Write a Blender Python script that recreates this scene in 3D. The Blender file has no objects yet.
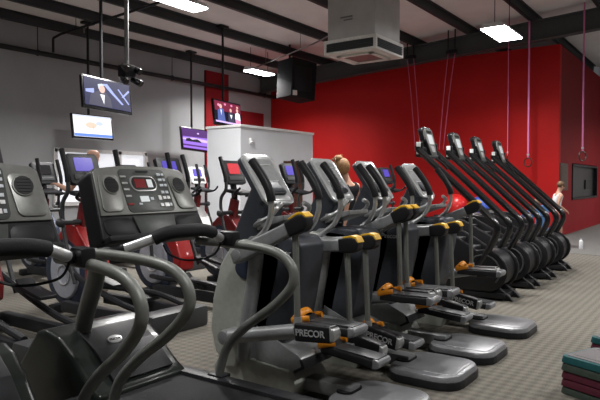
import bpy, bmesh, math, random
from mathutils import Vector, Matrix, Euler
random.seed(7)
SC = bpy.context.scene
COL = SC.collection
PI = math.pi
R = math.radians

# ------------------------------------------------------------------ materials
def mat(name, col, rough=.5, metal=0., noise=.08, nscale=30., bump=0., emit=None, estr=0., coat=0., trans=0.):
    m = bpy.data.materials.new(name); m.use_nodes = True
    nt = m.node_tree; b = nt.nodes['Principled BSDF']
    b.inputs['Roughness'].default_value = rough
    b.inputs['Metallic'].default_value = metal
    b.inputs['Coat Weight'].default_value = coat
    b.inputs['Transmission Weight'].default_value = trans
    c = (col[0], col[1], col[2], 1)
    b.inputs['Base Color'].default_value = c
    if noise > 0:
        tc = nt.nodes.new('ShaderNodeTexCoord')
        n = nt.nodes.new('ShaderNodeTexNoise'); n.inputs['Scale'].default_value = nscale
        n.inputs['Detail'].default_value = 4
        nt.links.new(tc.outputs['Object'], n.inputs['Vector'])
        r = nt.nodes.new('ShaderNodeValToRGB')
        r.color_ramp.elements[0].position = .3; r.color_ramp.elements[1].position = .7
        r.color_ramp.elements[0].color = tuple(x*(1-noise) for x in c[:3])+(1,)
        r.color_ramp.elements[1].color = tuple(min(1, x*(1+noise)) for x in c[:3])+(1,)
        nt.links.new(n.outputs['Fac'], r.inputs['Fac'])
        nt.links.new(r.outputs['Color'], b.inputs['Base Color'])
        if bump > 0:
            bp = nt.nodes.new('ShaderNodeBump'); bp.inputs['Strength'].default_value = bump
            bp.inputs['Distance'].default_value = .01
            nt.links.new(n.outputs['Fac'], bp.inputs['Height'])
            nt.links.new(bp.outputs['Normal'], b.inputs['Normal'])
    if emit:
        b.inputs['Emission Color'].default_value = (emit[0], emit[1], emit[2], 1)
        b.inputs['Emission Strength'].default_value = estr
    return m

M = {}
M['amt_shell'] = mat('amt_shell', (.36, .375, .34), .38, .12)
M['amt_gray'] = mat('amt_gray', (.26, .27, .275), .35, .3)
M['amt_slate'] = mat('amt_slate', (.05, .055, .066), .42, .2)
M['pod_gray'] = mat('pod_gray', (.23, .235, .25), .3, .25)
M['tube'] = mat('tube', (.17, .178, .165), .45, .25)
M['tube_light'] = mat('tube_light', (.42, .43, .43), .3, .6)
M['black'] = mat('black', (.013, .013, .015), .42)
M['black_gloss'] = mat('black_gloss', (.008, .008, .009), .22, coat=.3)
M['rubber'] = mat('rubber', (.018, .018, .02), .7, bump=.2, nscale=120)
M['matt_black'] = mat('matt_black', (.012, .012, .013), .85)
M['dark'] = mat('dark', (.022, .023, .026), .4, .1)
M['dark_gray'] = mat('dark_gray', (.055, .057, .06), .4, .2)
M['silver'] = mat('silver', (.62, .63, .64), .28, .5)
M['console_face'] = mat('console_face', (.52, .54, .55), .22, .35, coat=.4)
M['console_white'] = mat('console_white', (.75, .76, .76), .25, .1, coat=.3)
M['console_panel'] = mat('console_panel', (.38, .40, .41), .2, .2, coat=.4)
M['tm_face'] = mat('tm_face', (.20, .205, .195), .35, .45)
M['tm_panel'] = mat('tm_panel', (.075, .082, .078), .35, .2)
M['hood'] = mat('hood', (.014, .018, .016), .3, coat=.12)
M['chrome'] = mat('chrome', (.75, .75, .76), .12, 1., noise=.02)
M['orange'] = mat('orange', (.70, .25, .012), .4)
M['yellow'] = mat('yellow', (.80, .45, .015), .4)
M['red_plastic'] = mat('red_plastic', (.30, .012, .012), .3, coat=.3)
M['maroon_plastic'] = mat('maroon_plastic', (.16, .01, .012), .3, coat=.3)
M['navy'] = mat('navy', (.035, .045, .075), .4, .2)
M['oval_silver'] = mat('oval_silver', (.42, .44, .50), .4, .2)
M['lcd'] = mat('lcd', (.4, .42, .42), .3, emit=(.75, .8, .82), estr=.5)
M['lcd_red'] = mat('lcd_red', (.12, .008, .01), .2, emit=(.5, .02, .03), estr=.12)
M['btn'] = mat('btn', (.6, .65, .7), .4)
M['scr_blue'] = mat('scr_blue', (.05, .04, .2), .2, emit=(.09, .065, .5), estr=.75)
M['scr_red'] = mat('scr_red', (.3, .03, .04), .2, emit=(.62, .05, .06), estr=.7)
M['white_paint'] = mat('white_paint', (.8, .8, .8), .5)
M['steel_gray'] = mat('steel_gray', (.05, .052, .056), .55, .2)
M['rafter'] = mat('rafter', (.085, .088, .09), .55, .2)
M['pipe'] = mat('pipe', (.03, .03, .032), .45, .4)
M['conduit'] = mat('conduit', (.25, .25, .25), .4, .7)
M['galv'] = mat('galv', (.52, .50, .48), .5, .25, noise=.07, nscale=3)
M['galv_dark'] = mat('galv_dark', (.2, .2, .2), .45, .5)
M['grille'] = mat('grille', (.05, .05, .05), .6)
M['cream'] = mat('cream', (.82, .79, .74), .5)
M['light_emit'] = mat('light_emit', (.9, .9, .9), .4, noise=0, emit=(.95, .98, 1), estr=18)
M['teal'] = mat('teal', (.016, .085, .092), .5)
M['maroon'] = mat('maroon', (.085, .016, .03), .55)
M['moss'] = mat('moss', (.045, .06, .05), .6)
M['mat_gray'] = mat('mat_gray', (.14, .13, .135), .75, bump=.3, nscale=150)
M['strap_pink'] = mat('strap_pink', (.72, .22, .45), .6)
M['strap_red'] = mat('strap_red', (.55, .12, .22), .6)
M['ring'] = mat('ring', (.05, .025, .02), .35)
M['ball_red'] = mat('ball_red', (.62, .02, .02), .3, coat=.2)
M['ball_blue'] = mat('ball_blue', (.05, .11, .5), .3, coat=.2)
M['mat_blue'] = mat('mat_blue', (.08, .22, .5), .6)
M['skin'] = mat('skin', (.55, .31, .22), .55)
M['hair_blond'] = mat('hair_blond', (.33, .17, .07), .6, noise=.35, nscale=80, bump=.5)
M['hair_brown'] = mat('hair_brown', (.14, .075, .035), .6, noise=.3, nscale=80, bump=.5)
M['cloth_black'] = mat('cloth_black', (.012, .012, .014), .85)
M['cloth_white'] = mat('cloth_white', (.72, .72, .74), .85)
M['cloth_red'] = mat('cloth_red', (.4, .02, .03), .85)
M['cloth_navy'] = mat('cloth_navy', (.03, .06, .16), .85)
M['cloth_blue'] = mat('cloth_blue', (.09, .17, .42), .85)
M['shoe'] = mat('shoe', (.35, .3, .28), .7)
M['eye'] = mat('eye', (.03, .02, .02), .3)
M['bottle'] = mat('bottle', (.8, .82, .85), .3)
M['wood_brown'] = mat('wood_brown', (.075, .035, .022), .5, noise=.3, nscale=12)
M['glass_dark'] = mat('glass_dark', (.012, .013, .014), .35)
M['bright_pane'] = mat('bright_pane', (.85, .87, .9), .3, emit=(.9, .93, 1), estr=.55)

for k_ in ('black', 'rubber', 'dark', 'dark_gray', 'hood', 'amt_slate', 'matt_black', 'navy', 'tm_panel', 'moss', 'maroon', 'teal', 'steel_gray', 'rafter', 'pipe', 'cloth_black'):
    M[k_].node_tree.nodes['Principled BSDF'].inputs['Specular IOR Level'].default_value = .22

def wall_mat(name, col, line=0., period=1., rough=.75):
    m = mat(name, col, rough, noise=.05, nscale=1.3)
    m.node_tree.nodes['Principled BSDF'].inputs['Specular IOR Level'].default_value = .15
    if line:
        nt = m.node_tree; b = nt.nodes['Principled BSDF']
        tc = nt.nodes.new('ShaderNodeTexCoord'); sx = nt.nodes.new('ShaderNodeSeparateXYZ')
        nt.links.new(tc.outputs['Object'], sx.inputs[0])
        md = nt.nodes.new('ShaderNodeMath'); md.operation = 'PINGPONG'; md.inputs[1].default_value = period/2
        nt.links.new(sx.outputs[0], md.inputs[0])
        lt = nt.nodes.new('ShaderNodeMath'); lt.operation = 'GREATER_THAN'; lt.inputs[1].default_value = line
        nt.links.new(md.outputs[0], lt.inputs[0])
        bp = nt.nodes.new('ShaderNodeBump'); bp.inputs['Strength'].default_value = .6; bp.inputs['Distance'].default_value = .01
        nt.links.new(lt.outputs[0], bp.inputs['Height']); nt.links.new(bp.outputs['Normal'], b.inputs['Normal'])
    return m
M['wall_gray'] = wall_mat('wall_gray', (.42, .43, .445), .02, 1.2)
M['wall_white'] = wall_mat('wall_white', (.68, .70, .735))
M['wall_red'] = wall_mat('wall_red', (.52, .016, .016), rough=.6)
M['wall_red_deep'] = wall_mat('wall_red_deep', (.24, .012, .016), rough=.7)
M['wall_pale'] = wall_mat('wall_pale', (.5, .5, .5))
M['ceiling'] = wall_mat('ceiling', (.85, .80, .78), .03, 1.83, rough=.8)
M['floor_rubber'] = mat('floor_rubber', (.135, .133, .128), .85, noise=.12, nscale=60)

def carpet():
    m = mat('carpet', (.2, .19, .165), .95, noise=0)
    nt = m.node_tree; b = nt.nodes['Principled BSDF']
    tc = nt.nodes.new('ShaderNodeTexCoord')
    sx = nt.nodes.new('ShaderNodeSeparateXYZ'); nt.links.new(tc.outputs['Object'], sx.inputs[0])
    def math_(op, a, bb=None):
        n = nt.nodes.new('ShaderNodeMath'); n.operation = op
        for i, v in enumerate((a, bb)):
            if v is None: continue
            if isinstance(v, (int, float)): n.inputs[i].default_value = v
            else: nt.links.new(v, n.inputs[i])
        return n.outputs[0]
    k = 2*PI/.12
    sm = math_('ADD', sx.outputs[0], sx.outputs[1]); df = math_('SUBTRACT', sx.outputs[0], sx.outputs[1])
    a = math_('SINE', math_('MULTIPLY', sm, k*.72)); c = math_('SINE', math_('MULTIPLY', df, k*.72))
    p = math_('MULTIPLY', a, c)
    n = nt.nodes.new('ShaderNodeTexNoise'); n.inputs['Scale'].default_value = 90; n.inputs['Detail'].default_value = 3
    nt.links.new(tc.outputs['Object'], n.inputs['Vector'])
    q = math_('ADD', math_('MULTIPLY', p, .28), n.outputs['Fac'])
    r = nt.nodes.new('ShaderNodeValToRGB')
    r.color_ramp.elements[0].position = .15; r.color_ramp.elements[1].position = .85
    r.color_ramp.elements[0].color = (.083, .076, .063, 1); r.color_ramp.elements[1].color = (.18, .166, .139, 1)
    nt.links.new(q, r.inputs['Fac']); nt.links.new(r.outputs['Color'], b.inputs['Base Color'])
    bp = nt.nodes.new('ShaderNodeBump'); bp.inputs['Strength'].default_value = .5; bp.inputs['Distance'].default_value = .01
    nt.links.new(q, bp.inputs['Height']); nt.links.new(bp.outputs['Normal'], b.inputs['Normal'])
    return m
M['carpet'] = carpet()

# ------------------------------------------------------------------ mesh builder
def smooth_path(pts, n=6):
    P = [Vector(p) for p in pts]
    if len(P) < 3: return P
    out = []
    for i in range(len(P)-1):
        p0 = P[max(i-1, 0)]; p1 = P[i]; p2 = P[i+1]; p3 = P[min(i+2, len(P)-1)]
        for k in range(n):
            t = k/n
            out.append(.5*((2*p1)+(-p0+p2)*t+(2*p0-5*p1+4*p2-p3)*t*t+(-p0+3*p1-3*p2+p3)*t**3))
    out.append(P[-1]); return out

class MB:
    def __init__(s): s.bm = bmesh.new()
    def _merge(s, b2, mtx=None):
        if mtx is not None: bmesh.ops.transform(b2, matrix=mtx, verts=b2.verts)
        me = bpy.data.meshes.new('t'); b2.to_mesh(me); b2.free(); s.bm.from_mesh(me); bpy.data.meshes.remove(me)
    def box(s, c, size, rot=(0, 0, 0), bev=0., seg=2):
        b = bmesh.new(); bmesh.ops.create_cube(b, size=1)
        bmesh.ops.scale(b, vec=size, verts=b.verts)
        if bev: bmesh.ops.bevel(b, geom=b.edges[:], offset=bev, segments=seg, profile=.6, affect='EDGES')
        s._merge(b, Matrix.Translation(c) @ Euler(rot).to_matrix().to_4x4()); return s
    def cyl(s, a, b_, r, r2=None, n=16, bev=0.):
        a = Vector(a); b_ = Vector(b_); d = b_-a
        b = bmesh.new(); bmesh.ops.create_cone(b, cap_ends=True, segments=n, radius1=r, radius2=r if r2 is None else r2, depth=d.length)
        if bev:
            bmesh.ops.bevel(b, geom=[e for e in b.edges if len(e.link_faces) == 2 and any(len(f.verts) > 4 for f in e.link_faces)], offset=bev, segments=2, profile=.6, affect='EDGES')
        q = d.to_track_quat('Z', 'Y')
        s._merge(b, Matrix.Translation((a+b_)/2) @ q.to_matrix().to_4x4()); return s
    def tube(s, pts, r, n=10, smooth=6, ratio=1.):
        P = smooth_path(pts, smooth) if smooth else [Vector(p) for p in pts]
        rad = r if isinstance(r, (list, tuple)) else None
        b = bmesh.new(); rings = []; up = Vector((1, 0, 0)); N = len(P)
        for i, p in enumerate(P):
            t = (P[min(i+1, N-1)]-P[max(i-1, 0)]).normalized()
            x = up-t*up.dot(t)
            if x.length < 1e-3: x = Vector((0, 0, 1))-t*t.z
            x.normalize(); y = t.cross(x); up = x
            rr = r if rad is None else rad[0]+(rad[1]-rad[0])*i/(N-1)
            rings.append([b.verts.new(p+x*rr*ratio*math.cos(2*PI*k/n)+y*rr*math.sin(2*PI*k/n)) for k in range(n)])
        for i in range(N-1):
            for k in range(n):
                b.faces.new((rings[i][k], rings[i][(k+1) % n], rings[i+1][(k+1) % n], rings[i+1][k]))
        b.faces.new(rings[0][::-1]); b.faces.new(rings[-1])
        bmesh.ops.recalc_face_normals(b, faces=b.faces[:])
        s._merge(b); return s
    def prism(s, poly, x0, x1, bev=0., seg=2, axis='x', inset=0.):
        """extrude a (y,z) outline from x0 to x1 (axis x) or an (x,y) outline from z0 to z1 (axis z) or (x,z) along y"""
        b = bmesh.new()
        def P(u, v, w):
            return (w, u, v) if axis == 'x' else ((u, v, w) if axis == 'z' else (u, w, v))
        cx = sum(p[0] for p in poly)/len(poly); cy = sum(p[1] for p in poly)/len(poly)
        A = [b.verts.new(P(u, v, x0)) for u, v in poly]
        B = [b.verts.new(P(u+(cx-u)*inset, v+(cy-v)*inset, x1)) for u, v in poly]
        n = len(poly)
        b.faces.new(A); b.faces.new(B[::-1])
        for i in range(n): b.faces.new((A[i], B[i], B[(i+1) % n], A[(i+1) % n]))
        bmesh.ops.recalc_face_normals(b, faces=b.faces[:])
        if bev: bmesh.ops.bevel(b, geom=b.edges[:], offset=bev, segments=seg, profile=.6, affect='EDGES', clamp_overlap=True)
        s._merge(b); return s
    def ball(s, c, r, seg=20, rot=(0, 0, 0)):
        b = bmesh.new(); bmesh.ops.create_uvsphere(b, u_segments=seg, v_segments=seg*2//3, radius=1)
        rr = (r, r, r) if isinstance(r, (int, float)) else r
        bmesh.ops.scale(b, vec=rr, verts=b.verts)
        s._merge(b, Matrix.Translation(c) @ Euler(rot).to_matrix().to_4x4()); return s
    def ring(s, c, R_, r, axis='x', n=24, m=8):
        pts = []
        for k in range(n+1):
            a = 2*PI*k/n; u, v = R_*math.cos(a), R_*math.sin(a)
            pts.append(Vector(c)+Vector({'x': (0, u, v), 'y': (u, 0, v), 'z': (u, v, 0)}[axis]))
        return s.tube(pts, r, m, 0)
    def build(s, name, m, parent=None, smooth=True, loc=None, mtx=None):
        if mtx is not None: bmesh.ops.transform(s.bm, matrix=mtx, verts=s.bm.verts)
        me = bpy.data.meshes.new(name)
        s.bm.to_mesh(me); s.bm.free()
        me.materials.append(m)
        if smooth:
            for p in me.polygons: p.use_smooth = True
            me.set_sharp_from_angle(angle=R(38))
        o = bpy.data.objects.new(name, me); COL.objects.link(o)
        if parent: o.parent = parent
        if loc: o.location = loc
        return o

def thing(name, label, cat, loc=(0, 0, 0), rz=0., group=None):
    o = bpy.data.objects.new(name, None); COL.objects.link(o)
    o.empty_display_size = .1
    o.location = loc; o.rotation_euler = (0, 0, rz); o['label'] = label; o['category'] = cat
    if group: o['group'] = group
    return o
def tag(o, label, cat, group=None):
    o['label'] = label; o['category'] = cat
    if group: o['group'] = group
    return o
def struct(o): o['kind'] = 'structure'; return o

def lettering(name, txt, size, m, parent, mtx, depth=.0015, bold=.012):
    cu = bpy.data.curves.new(name, 'FONT'); cu.body = txt; cu.size = size; cu.extrude = depth; cu.offset = bold*size
    cu.align_x = 'CENTER'; cu.align_y = 'CENTER'
    t = bpy.data.objects.new('tmp', cu); COL.objects.link(t)
    bpy.context.view_layer.update()
    me = bpy.data.meshes.new_from_object(t.evaluated_get(bpy.context.evaluated_depsgraph_get()))
    bpy.data.objects.remove(t)
    me.materials.clear(); me.materials.append(m); me.transform(mtx)
    o = bpy.data.objects.new(name, me); COL.objects.link(o); o.parent = parent
    return o
def basis(o, x, y):
    """matrix placing text with its x along x and y along y at o"""
    x = Vector(x).normalized(); y = Vector(y).normalized(); z = x.cross(y).normalized(); y = z.cross(x)
    return Matrix(((x.x, y.x, z.x, o[0]), (x.y, y.y, z.y, o[1]), (x.z, y.z, z.z, o[2]), (0, 0, 0, 1)))
def frame(o, x, y): return basis(o, x, y)

def rrect(w, h, r, n=5):
    out = []
    for cx, cy, a0 in ((w/2-r, h/2-r, 0), (-w/2+r, h/2-r, 90), (-w/2+r, -h/2+r, 180), (w/2-r, -h/2+r, 270)):
        for k in range(n+1):
            a = R(a0+90*k/n); out.append((cx+r*math.cos(a), cy+r*math.sin(a)))
    return out
def oval(a, b, n=28): return [(a*math.cos(2*PI*k/n), b*math.sin(2*PI*k/n)) for k in range(n)]

# ------------------------------------------------------------------ camera
cam = bpy.data.cameras.new('camera'); cam.sensor_width = 36; cam.lens = 36.; cam.sensor_fit = 'HORIZONTAL'
co = bpy.data.objects.new('camera', cam); COL.objects.link(co); SC.camera = co
pitch = math.atan(17/600)
Fv = Vector((.8141*math.cos(pitch), .5807*math.cos(pitch), -math.sin(pitch)))
co.location = (0, 0, 1.45); co.rotation_euler = Fv.to_track_quat('-Z', 'Y').to_euler()
cam.clip_start = .05; cam.clip_end = 200

# ------------------------------------------------------------------ setting
def zc(y): return 5.3+.06*(13.5-y)
struct(MB().box((10, 2.2, -.05), (30, 24, .1)).build('floor', M['carpet'], smooth=False))
struct(MB().prism([(12.6, -9.8), (25, -9.8), (25, 3.6), (17.0, 3.6), (17.0, 13.4), (16.2, 13.4), (12.6, 0)], 0., .006, axis='z').build('floor_rubber', M['floor_rubber'], smooth=False))
struct(MB().prism([(-10, zc(-10)), (13.8, zc(13.8)), (13.8, zc(13.8)+.1), (-10, zc(-10)+.1)], -5, 25.2).build('ceiling', M['ceiling'], smooth=False))
struct(MB().box((10, 13.6, 2.75), (30, .2, 5.5)).build('wall_left', M['wall_gray'], smooth=False))
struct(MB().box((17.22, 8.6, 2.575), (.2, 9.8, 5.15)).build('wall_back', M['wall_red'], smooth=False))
wr = MB()
# side wall with a window opening and a doorway-like frame
wr.box((18.06, 3.8, 2.575), (1.48, .2, 5.15)); wr.box((20.8, 3.8, .485), (4.0, .2, .97)); wr.box((20.8, 3.8, 3.59), (4.0, .2, 3.12)); wr.box((23.9, 3.8, 2.575), (2.2, .2, 5.15))
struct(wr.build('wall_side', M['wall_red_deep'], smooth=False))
struct(MB().box((-4.95, 2, 3.4), (.2, 24, 6.8)).build('wall_front', M['wall_pale'], smooth=False))
struct(MB().box((10, -9.9, 3.4), (30, .2, 6.8)).build('wall_right', M['wall_pale'], smooth=False))
struct(MB().box((25.1, -3, 3.4), (.2, 14, 6.8)).build('wall_end', M['wall_pale'], smooth=False))
# side window: dark pane in a black frame
w2 = struct(MB().box((20.8, 3.8, 1.485), (3.98, .04, 1.02)).build('window_2', M['glass_dark'], smooth=False))
fr = MB()
for z in (.99, 1.98): fr.box((20.8, 3.72, z), (4.04, .1, .06))
for x in (18.82, 22.78): fr.box((x, 3.72, 1.485), (.07, .1, 1.04))
fr.build('window_frame', M['black'], w2, smooth=False)
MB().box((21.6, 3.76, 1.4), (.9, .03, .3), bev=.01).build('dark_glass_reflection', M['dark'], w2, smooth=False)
# framed notice at the wall corner
pf = thing('picture_frame', 'narrow dark framed picture on the red side wall, left of the dark window', 'picture', (17.7, 3.69, 1.62))
MB().box((0, 0, 0), (.95, .03, .75), bev=.01).build('frame', M['wood_brown'], pf, smooth=False)
MB().box((0, -.017, 0), (.72, .01, .58)).build('picture_panel', M['wood_brown'], pf, smooth=False)

# white box room in front of the grey wall
struct(MB().box((11.75, 9.52, 1.36), (2.9, 1.04, 2.72)).build('wall_office', M['wall_white'], smooth=False))
struct(MB().box((11.75, 9.52, 2.75), (2.96, 1.10, .06), bev=.01).build('trim_1', M['white_paint'], smooth=False))
d1 = struct(MB().box((12.3, 8.985, 1.0), (.78, .03, 2.0)).build('door_1', M['wood_brown'], smooth=False))
MB().cyl((12.02, 8.97, 1.0), (12.02, 8.92, 1.0), .03).build('door_handle', M['chrome'], d1)
ws = thing('wall_sensor', 'small white sensor box high on the white office wall', 'sensor', (10.65, 8.98, 2.42))
MB().box((0, 0, 0), (.09, .05, .14), bev=.015).build('sensor_body', M['white_paint'], ws)
MB().ball((0, -.025, -.02), .025).build('lens', M['silver'], ws)
# red paint panel on grey wall
struct(MB().box((14.25, 13.46, 2.5), (1.05, .08, 5.0)).build('trim_2', M['wall_red_deep'], smooth=False))
struct(MB().box((15.7, 13.47, 1.95), (1.85, .06, 3.9)).build('trim_3', M['wall_red_deep'], smooth=False))
# bright window in left wall
w1 = struct(MB().box((9.9, 13.48, 1.6), (2.7, .04, 1.3)).build('window_1', M['bright_pane'], smooth=False))
fr = MB()
for z in (.93, 2.27): fr.box((9.9, 13.44, z), (2.86, .1, .1))
for x in (8.5, 10.4, 11.3): fr.box((x, 13.44, 1.6), (.1, .1, 1.4))
fr.build('window_frame', M['white_paint'], w1, smooth=False)

# ceiling steel
for y in (13.2, 12.0, 10.7, 9.1, 7.5, 5.87, 4.2, 2.6, 1.0):
    z = zc(y)
    p = MB().box((10, y, z-.1), (29.8, .03, .2)).box((10, y+.04, z-.19), (29.8, .1, .02)).box((10, y-.035, z-.01), (29.8, .1, .02)).build('trim_4', M['steel_gray'], smooth=False)
    struct(p)
for x in (16.4, 8.6+.0, .9):
    if x == 8.6: continue
    y0, y1 = -9.8, 13.4
    def strip(z0, z1, w):
        return [(y0, zc(y0)-z0), (y1, zc(y1)-z0), (y1, zc(y1)-z1), (y0, zc(y0)-z1)], x-w/2, x+w/2
    b = MB().prism(*strip(.2, .72, .03)).prism(*strip(.2, .225, .25)).prism(*strip(.695, .72, .25))
    struct(b.build('trim_5', M['rafter'], smooth=False))
# sprinkler pipes
sp = thing('sprinkler_pipe', 'long dark pipe running along the grey wall below the ceiling', 'pipe', (0, 13.3, 4.52))
MB().tube([(-4.8, 0, 0), (24.5, 0, 0)], .06, 10, 0).build('main_pipe', M['pipe'], sp)
for x in (0, 4, 8, 12.2, 16.5, 20):
    MB().ring((x, 0, 0), .07, .012, 'x', 16, 6).cyl((x, .0, .06), (x, 0, zc(13.3)-4.52-.02), .01).build('hanger', M['pipe'], sp)
def branch(name, x, label):
    t = thing(name, label, 'pipe', (x, 0, 0), )
    MB().tube([(0, 13.22, 4.58), (0, 13.22, 4.88), (0, 13.2, 4.92), (0, 12.9, 4.97), (0, 4, 5.35), (0, -4, 5.8)], .03, 8, 0).build('branch_pipe', M['pipe'], t)
    for y in (12, 8, 5, 2): 
        zz = 4.97+(12.9-y)*.0427
        MB().cyl((0, y, zz-.03), (0, y, zz-.14), .018).build('sprinkler_head', M['conduit'], t)
        MB().cyl((0, y+.3, zz), (0, y+.3, zc(y+.3)-.02), .008).build('hanger_rod', M['pipe'], t)
branch('branch_pipe_line', 8.35, 'thin dark branch pipe crossing the ceiling above the upper left television')
t = thing('conduit_run', 'thin pale conduit crossing under the roof to the hanging air unit', 'conduit', (0, 0, 0))
MB().tube([(14.2, 11.9, 4.95), (13.2, 9.0, 5.12), (11.9, 6.6, 5.2)], .02, 8, 0).build('conduit_tube', M['conduit'], t)
for f in (.15, .5, .85):
    MB().cyl((14.2-2.0*f, 11.9-5*f, 4.97+.22*f), (14.2-2.0*f, 11.9-5*f, 5.42+.3*f), .008).build('hanger_rod', M['conduit'], t)

# ------------------------------------------------------------------ lamps
def ceiling_light(loc, label, power=175, sx=1.0, sy=.36):
    t = thing('high_bay_light', label, 'light', loc, 0, 'high bay ceiling lights')
    MB().prism([(-sy/2-.02, .02), (sy/2+.02, .02), (sy/2-.05, .11), (-sy/2+.05, .11)], -sx/2-.02, sx/2+.02).build('housing', M['white_paint'], t, smooth=False)
    MB().box((0, 0, .005), (sx, sy, .03)).build('diffuser', M['light_emit'], t, smooth=False)
    for s in (-1, 1): MB().cyl((s*sx*.4, 0, .1), (s*sx*.4, 0, zc(loc[1])-loc[2]-.02), .008).build('hanger_wire', M['pipe'], t)
    l = bpy.data.lights.new('lamp', 'AREA'); l.shape = 'RECTANGLE'; l.size = sx; l.size_y = sy; l.energy = power; l.color = (1, .97, .94); l.spread = R(150)
    o = bpy.data.objects.new('lamp', l); COL.objects.link(o); o.location = (0, 0, -.02); o.parent = t
ceiling_light((7.6, 8.05, 4.66), 'glowing high bay light at the top edge, above the upper left television', power=290)
ceiling_light((13.9, 11.4, 4.72), 'small distant glowing light left of the black hanging speaker box', power=190)
ceiling_light((13.4, 4.1, 4.72), 'glowing rectangular high bay light in front of the red wall, right of the air unit', sx=1.3, sy=.5)
for p in ((1.5, .2), (1.5, 4.2), (1.5, 8.2), (7.3, 3.6), (7.3, -1.2), (13.4, -1.5), (19.5, -1.5), (22.5, -.5)):  # unseen lights, added to bring the room up to brightness
    ceiling_light((p[0], p[1], 4.72), 'high bay light added outside the view to brighten the gym floor', power=75 if p[0] < 2 else 175)

# hanging air unit
t = thing('air_unit', 'square galvanised air duct with white louvred diffuser hanging from the ceiling', 'air unit', (10.93, 6.17, 4.05))
MB().box((0, 0, 1.0), (1.08, 1.08, 1.6)).build('duct', M['galv'], t, smooth=False)
MB().box((-.545, .1, .72), (.006, .28, .03)).box((-.545, .06, .66), (.006, .2, .025)).build('faded_marking', M['galv_dark'], t, smooth=False)
pl = MB()
for z, h in ((.025, .05), (.255, .07)): pl.box((0, 0, z), (1.2, 1.2, h), bev=.008)
for sx in (-1, 1):
    for sy in (-1, 1): pl.box((sx*.57, sy*.57, .14), (.06, .06, .2))
pl.build('diffuser_frame', M['cream'], t, smooth=False)
for k, (c, s) in enumerate((((-.575, 0, .14), (.03, 1.08, .17)), ((.575, 0, .14), (.03, 1.08, .17)), ((0, -.575, .14), (1.08, .03, .17)), ((0, .575, .14), (1.08, .03, .17)))):
    g = MB().box(c, s)
    for j in range(5):
        z = .07+j*.035
        g.box((c[0]*1.03, c[1]*1.03, z), (s[0]+.01, s[1]+.0, .008) if k < 2 else (s[0], s[1]+.01, .008))
    g.build('louvre', M['grille'], t, smooth=False)
MB().box((0, 0, -.012), (.62, .62, .02)).build('intake_grille', M['galv_dark'], t, smooth=False)
g = MB()
for s in (-1, 1): g.box((s*.36, 0, -.02), (.1, .82, .03), bev=.01).box((0, s*.36, -.02), (.82, .1, .03), bev=.01)
g.build('intake_rim', M['cream'], t, smooth=False)
# black hanging speaker box
t = thing('hanging_speaker', 'black box hung on a rod under the roof, left end of red wall', 'speaker', (14.35, 10.4, 3.95), R(-20))
MB().prism([(-.42, .0), (.42, -.1), (.5, 1.0), (-.36, 1.1)], -.4, .4, .03, axis='y').build('cabinet', M['matt_black'], t)
MB().box((0, -.41, .5), (.6, .02, .7), bev=.01).build('front_grille', M['black'], t)
MB().cyl((-.2, 0, 1.0), (-.2, 0, 1.55), .03).build('hanging_rod', M['pipe'], t)
MB().box((-.3, -.41, .08), (.14, .05, .14), bev=.01).build('white_badge', M['cream'], t)
# spotlight cluster
t = thing('spotlight_cluster', 'black cluster of spotlights on a long pole above the upper left television', 'spotlight', (6.36, 8, 3.1))
MB().cyl((0, 0, .25), (0, 0, zc(8)-3.1-.02), .035).build('pole', M['conduit'], t)
MB().box((0, 0, .17), (.22, .2, .2), bev=.03).build('bracket', M['black'], t)
for x, z, a in ((-.09, .05, -.3), (.1, .05, .3), (-.08, .25, -.2), (.1, .24, .2)):
    h = MB().cyl((x, 0, z), (x+a*.2, -.16, z-.08), .045, .06, bev=.01).build('spot_head', M['black_gloss'], t)
    MB().cyl((x+a*.2, -.161, z-.08), (x+a*.205, -.166, z-.084), .048).build('lens', M['glass_dark'], h)

# ------------------------------------------------------------------ televisions
def emi(name, c, s=1.3): return mat(name, (.02, .02, .02), .2, noise=0, emit=c, estr=s)
SCR = dict(navy=emi('scr_navy', (.012, .015, .07)), ray=emi('scr_ray', (.35, .42, .85)), suit=emi('scr_suit', (.05, .05, .09)), face=emi('scr_face', (.8, .5, .42)),
           white=emi('scr_white', (.95, .95, 1.0), 1.3), bar=emi('scr_bar', (.15, .28, .75)), pale=emi('scr_pale', (.6, .66, .78)), warm=emi('scr_warm', (.8, .62, .5)),
           purple=emi('scr_purple', (.32, .16, .75)), dusk=emi('scr_dusk', (.08, .02, .16)), black=emi('scr_black', (.008, .006, .02)), lilac=emi('scr_lilac', (.7, .5, .95)),
           maroon=emi('scr_maroon', (.2, .02, .05)), bluesuit=emi('scr_bluesuit', (.1, .14, .4)), pink=emi('scr_pink', (.85, .3, .5)))
def tv(loc, w, h, label, shapes, bg, ry=0., rz=0., tilt=8., pole_top=True, pole_dx=0.):
    t = thing('television', label, 'television', loc, rz, 'televisions hung from the ceiling')
    X = Matrix.Rotation(ry, 4, 'Y') @ Matrix.Rotation(R(-tilt), 4, 'X')
    MB().box((0, 0.03, 0), (w, .07, h), bev=.012).build('casing', M['black_gloss'], t, mtx=X)
    s = MB().box((0, -.0075, .01), (w-.07, .012, h-.08)).build('screen', SCR[bg], t, smooth=False, mtx=X)
    for i, (nm, key, poly) in enumerate(shapes):
        MB().prism([(u*(w-.07)/2, .01+v*(h-.08)/2) for u, v in poly], -.0145-.0004*i, -.0138, axis='y').build(nm, SCR[key], s, smooth=False, mtx=X)
    MB().box((pole_dx, .12, 0), (.3, .12, .25), bev=.01).build('wall_bracket', M['pipe'], t, mtx=X)
    zt = zc(loc[1])-loc[2]
    MB().cyl((pole_dx, .17, -.1), (pole_dx, .17, zt-.03), .03).build('ceiling_pole', M['pipe'], t)
    MB().box((pole_dx, .17, zt-.05), (.3, .16, .05)).build('ceiling_plate', M['pipe'], t, smooth=False)
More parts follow.
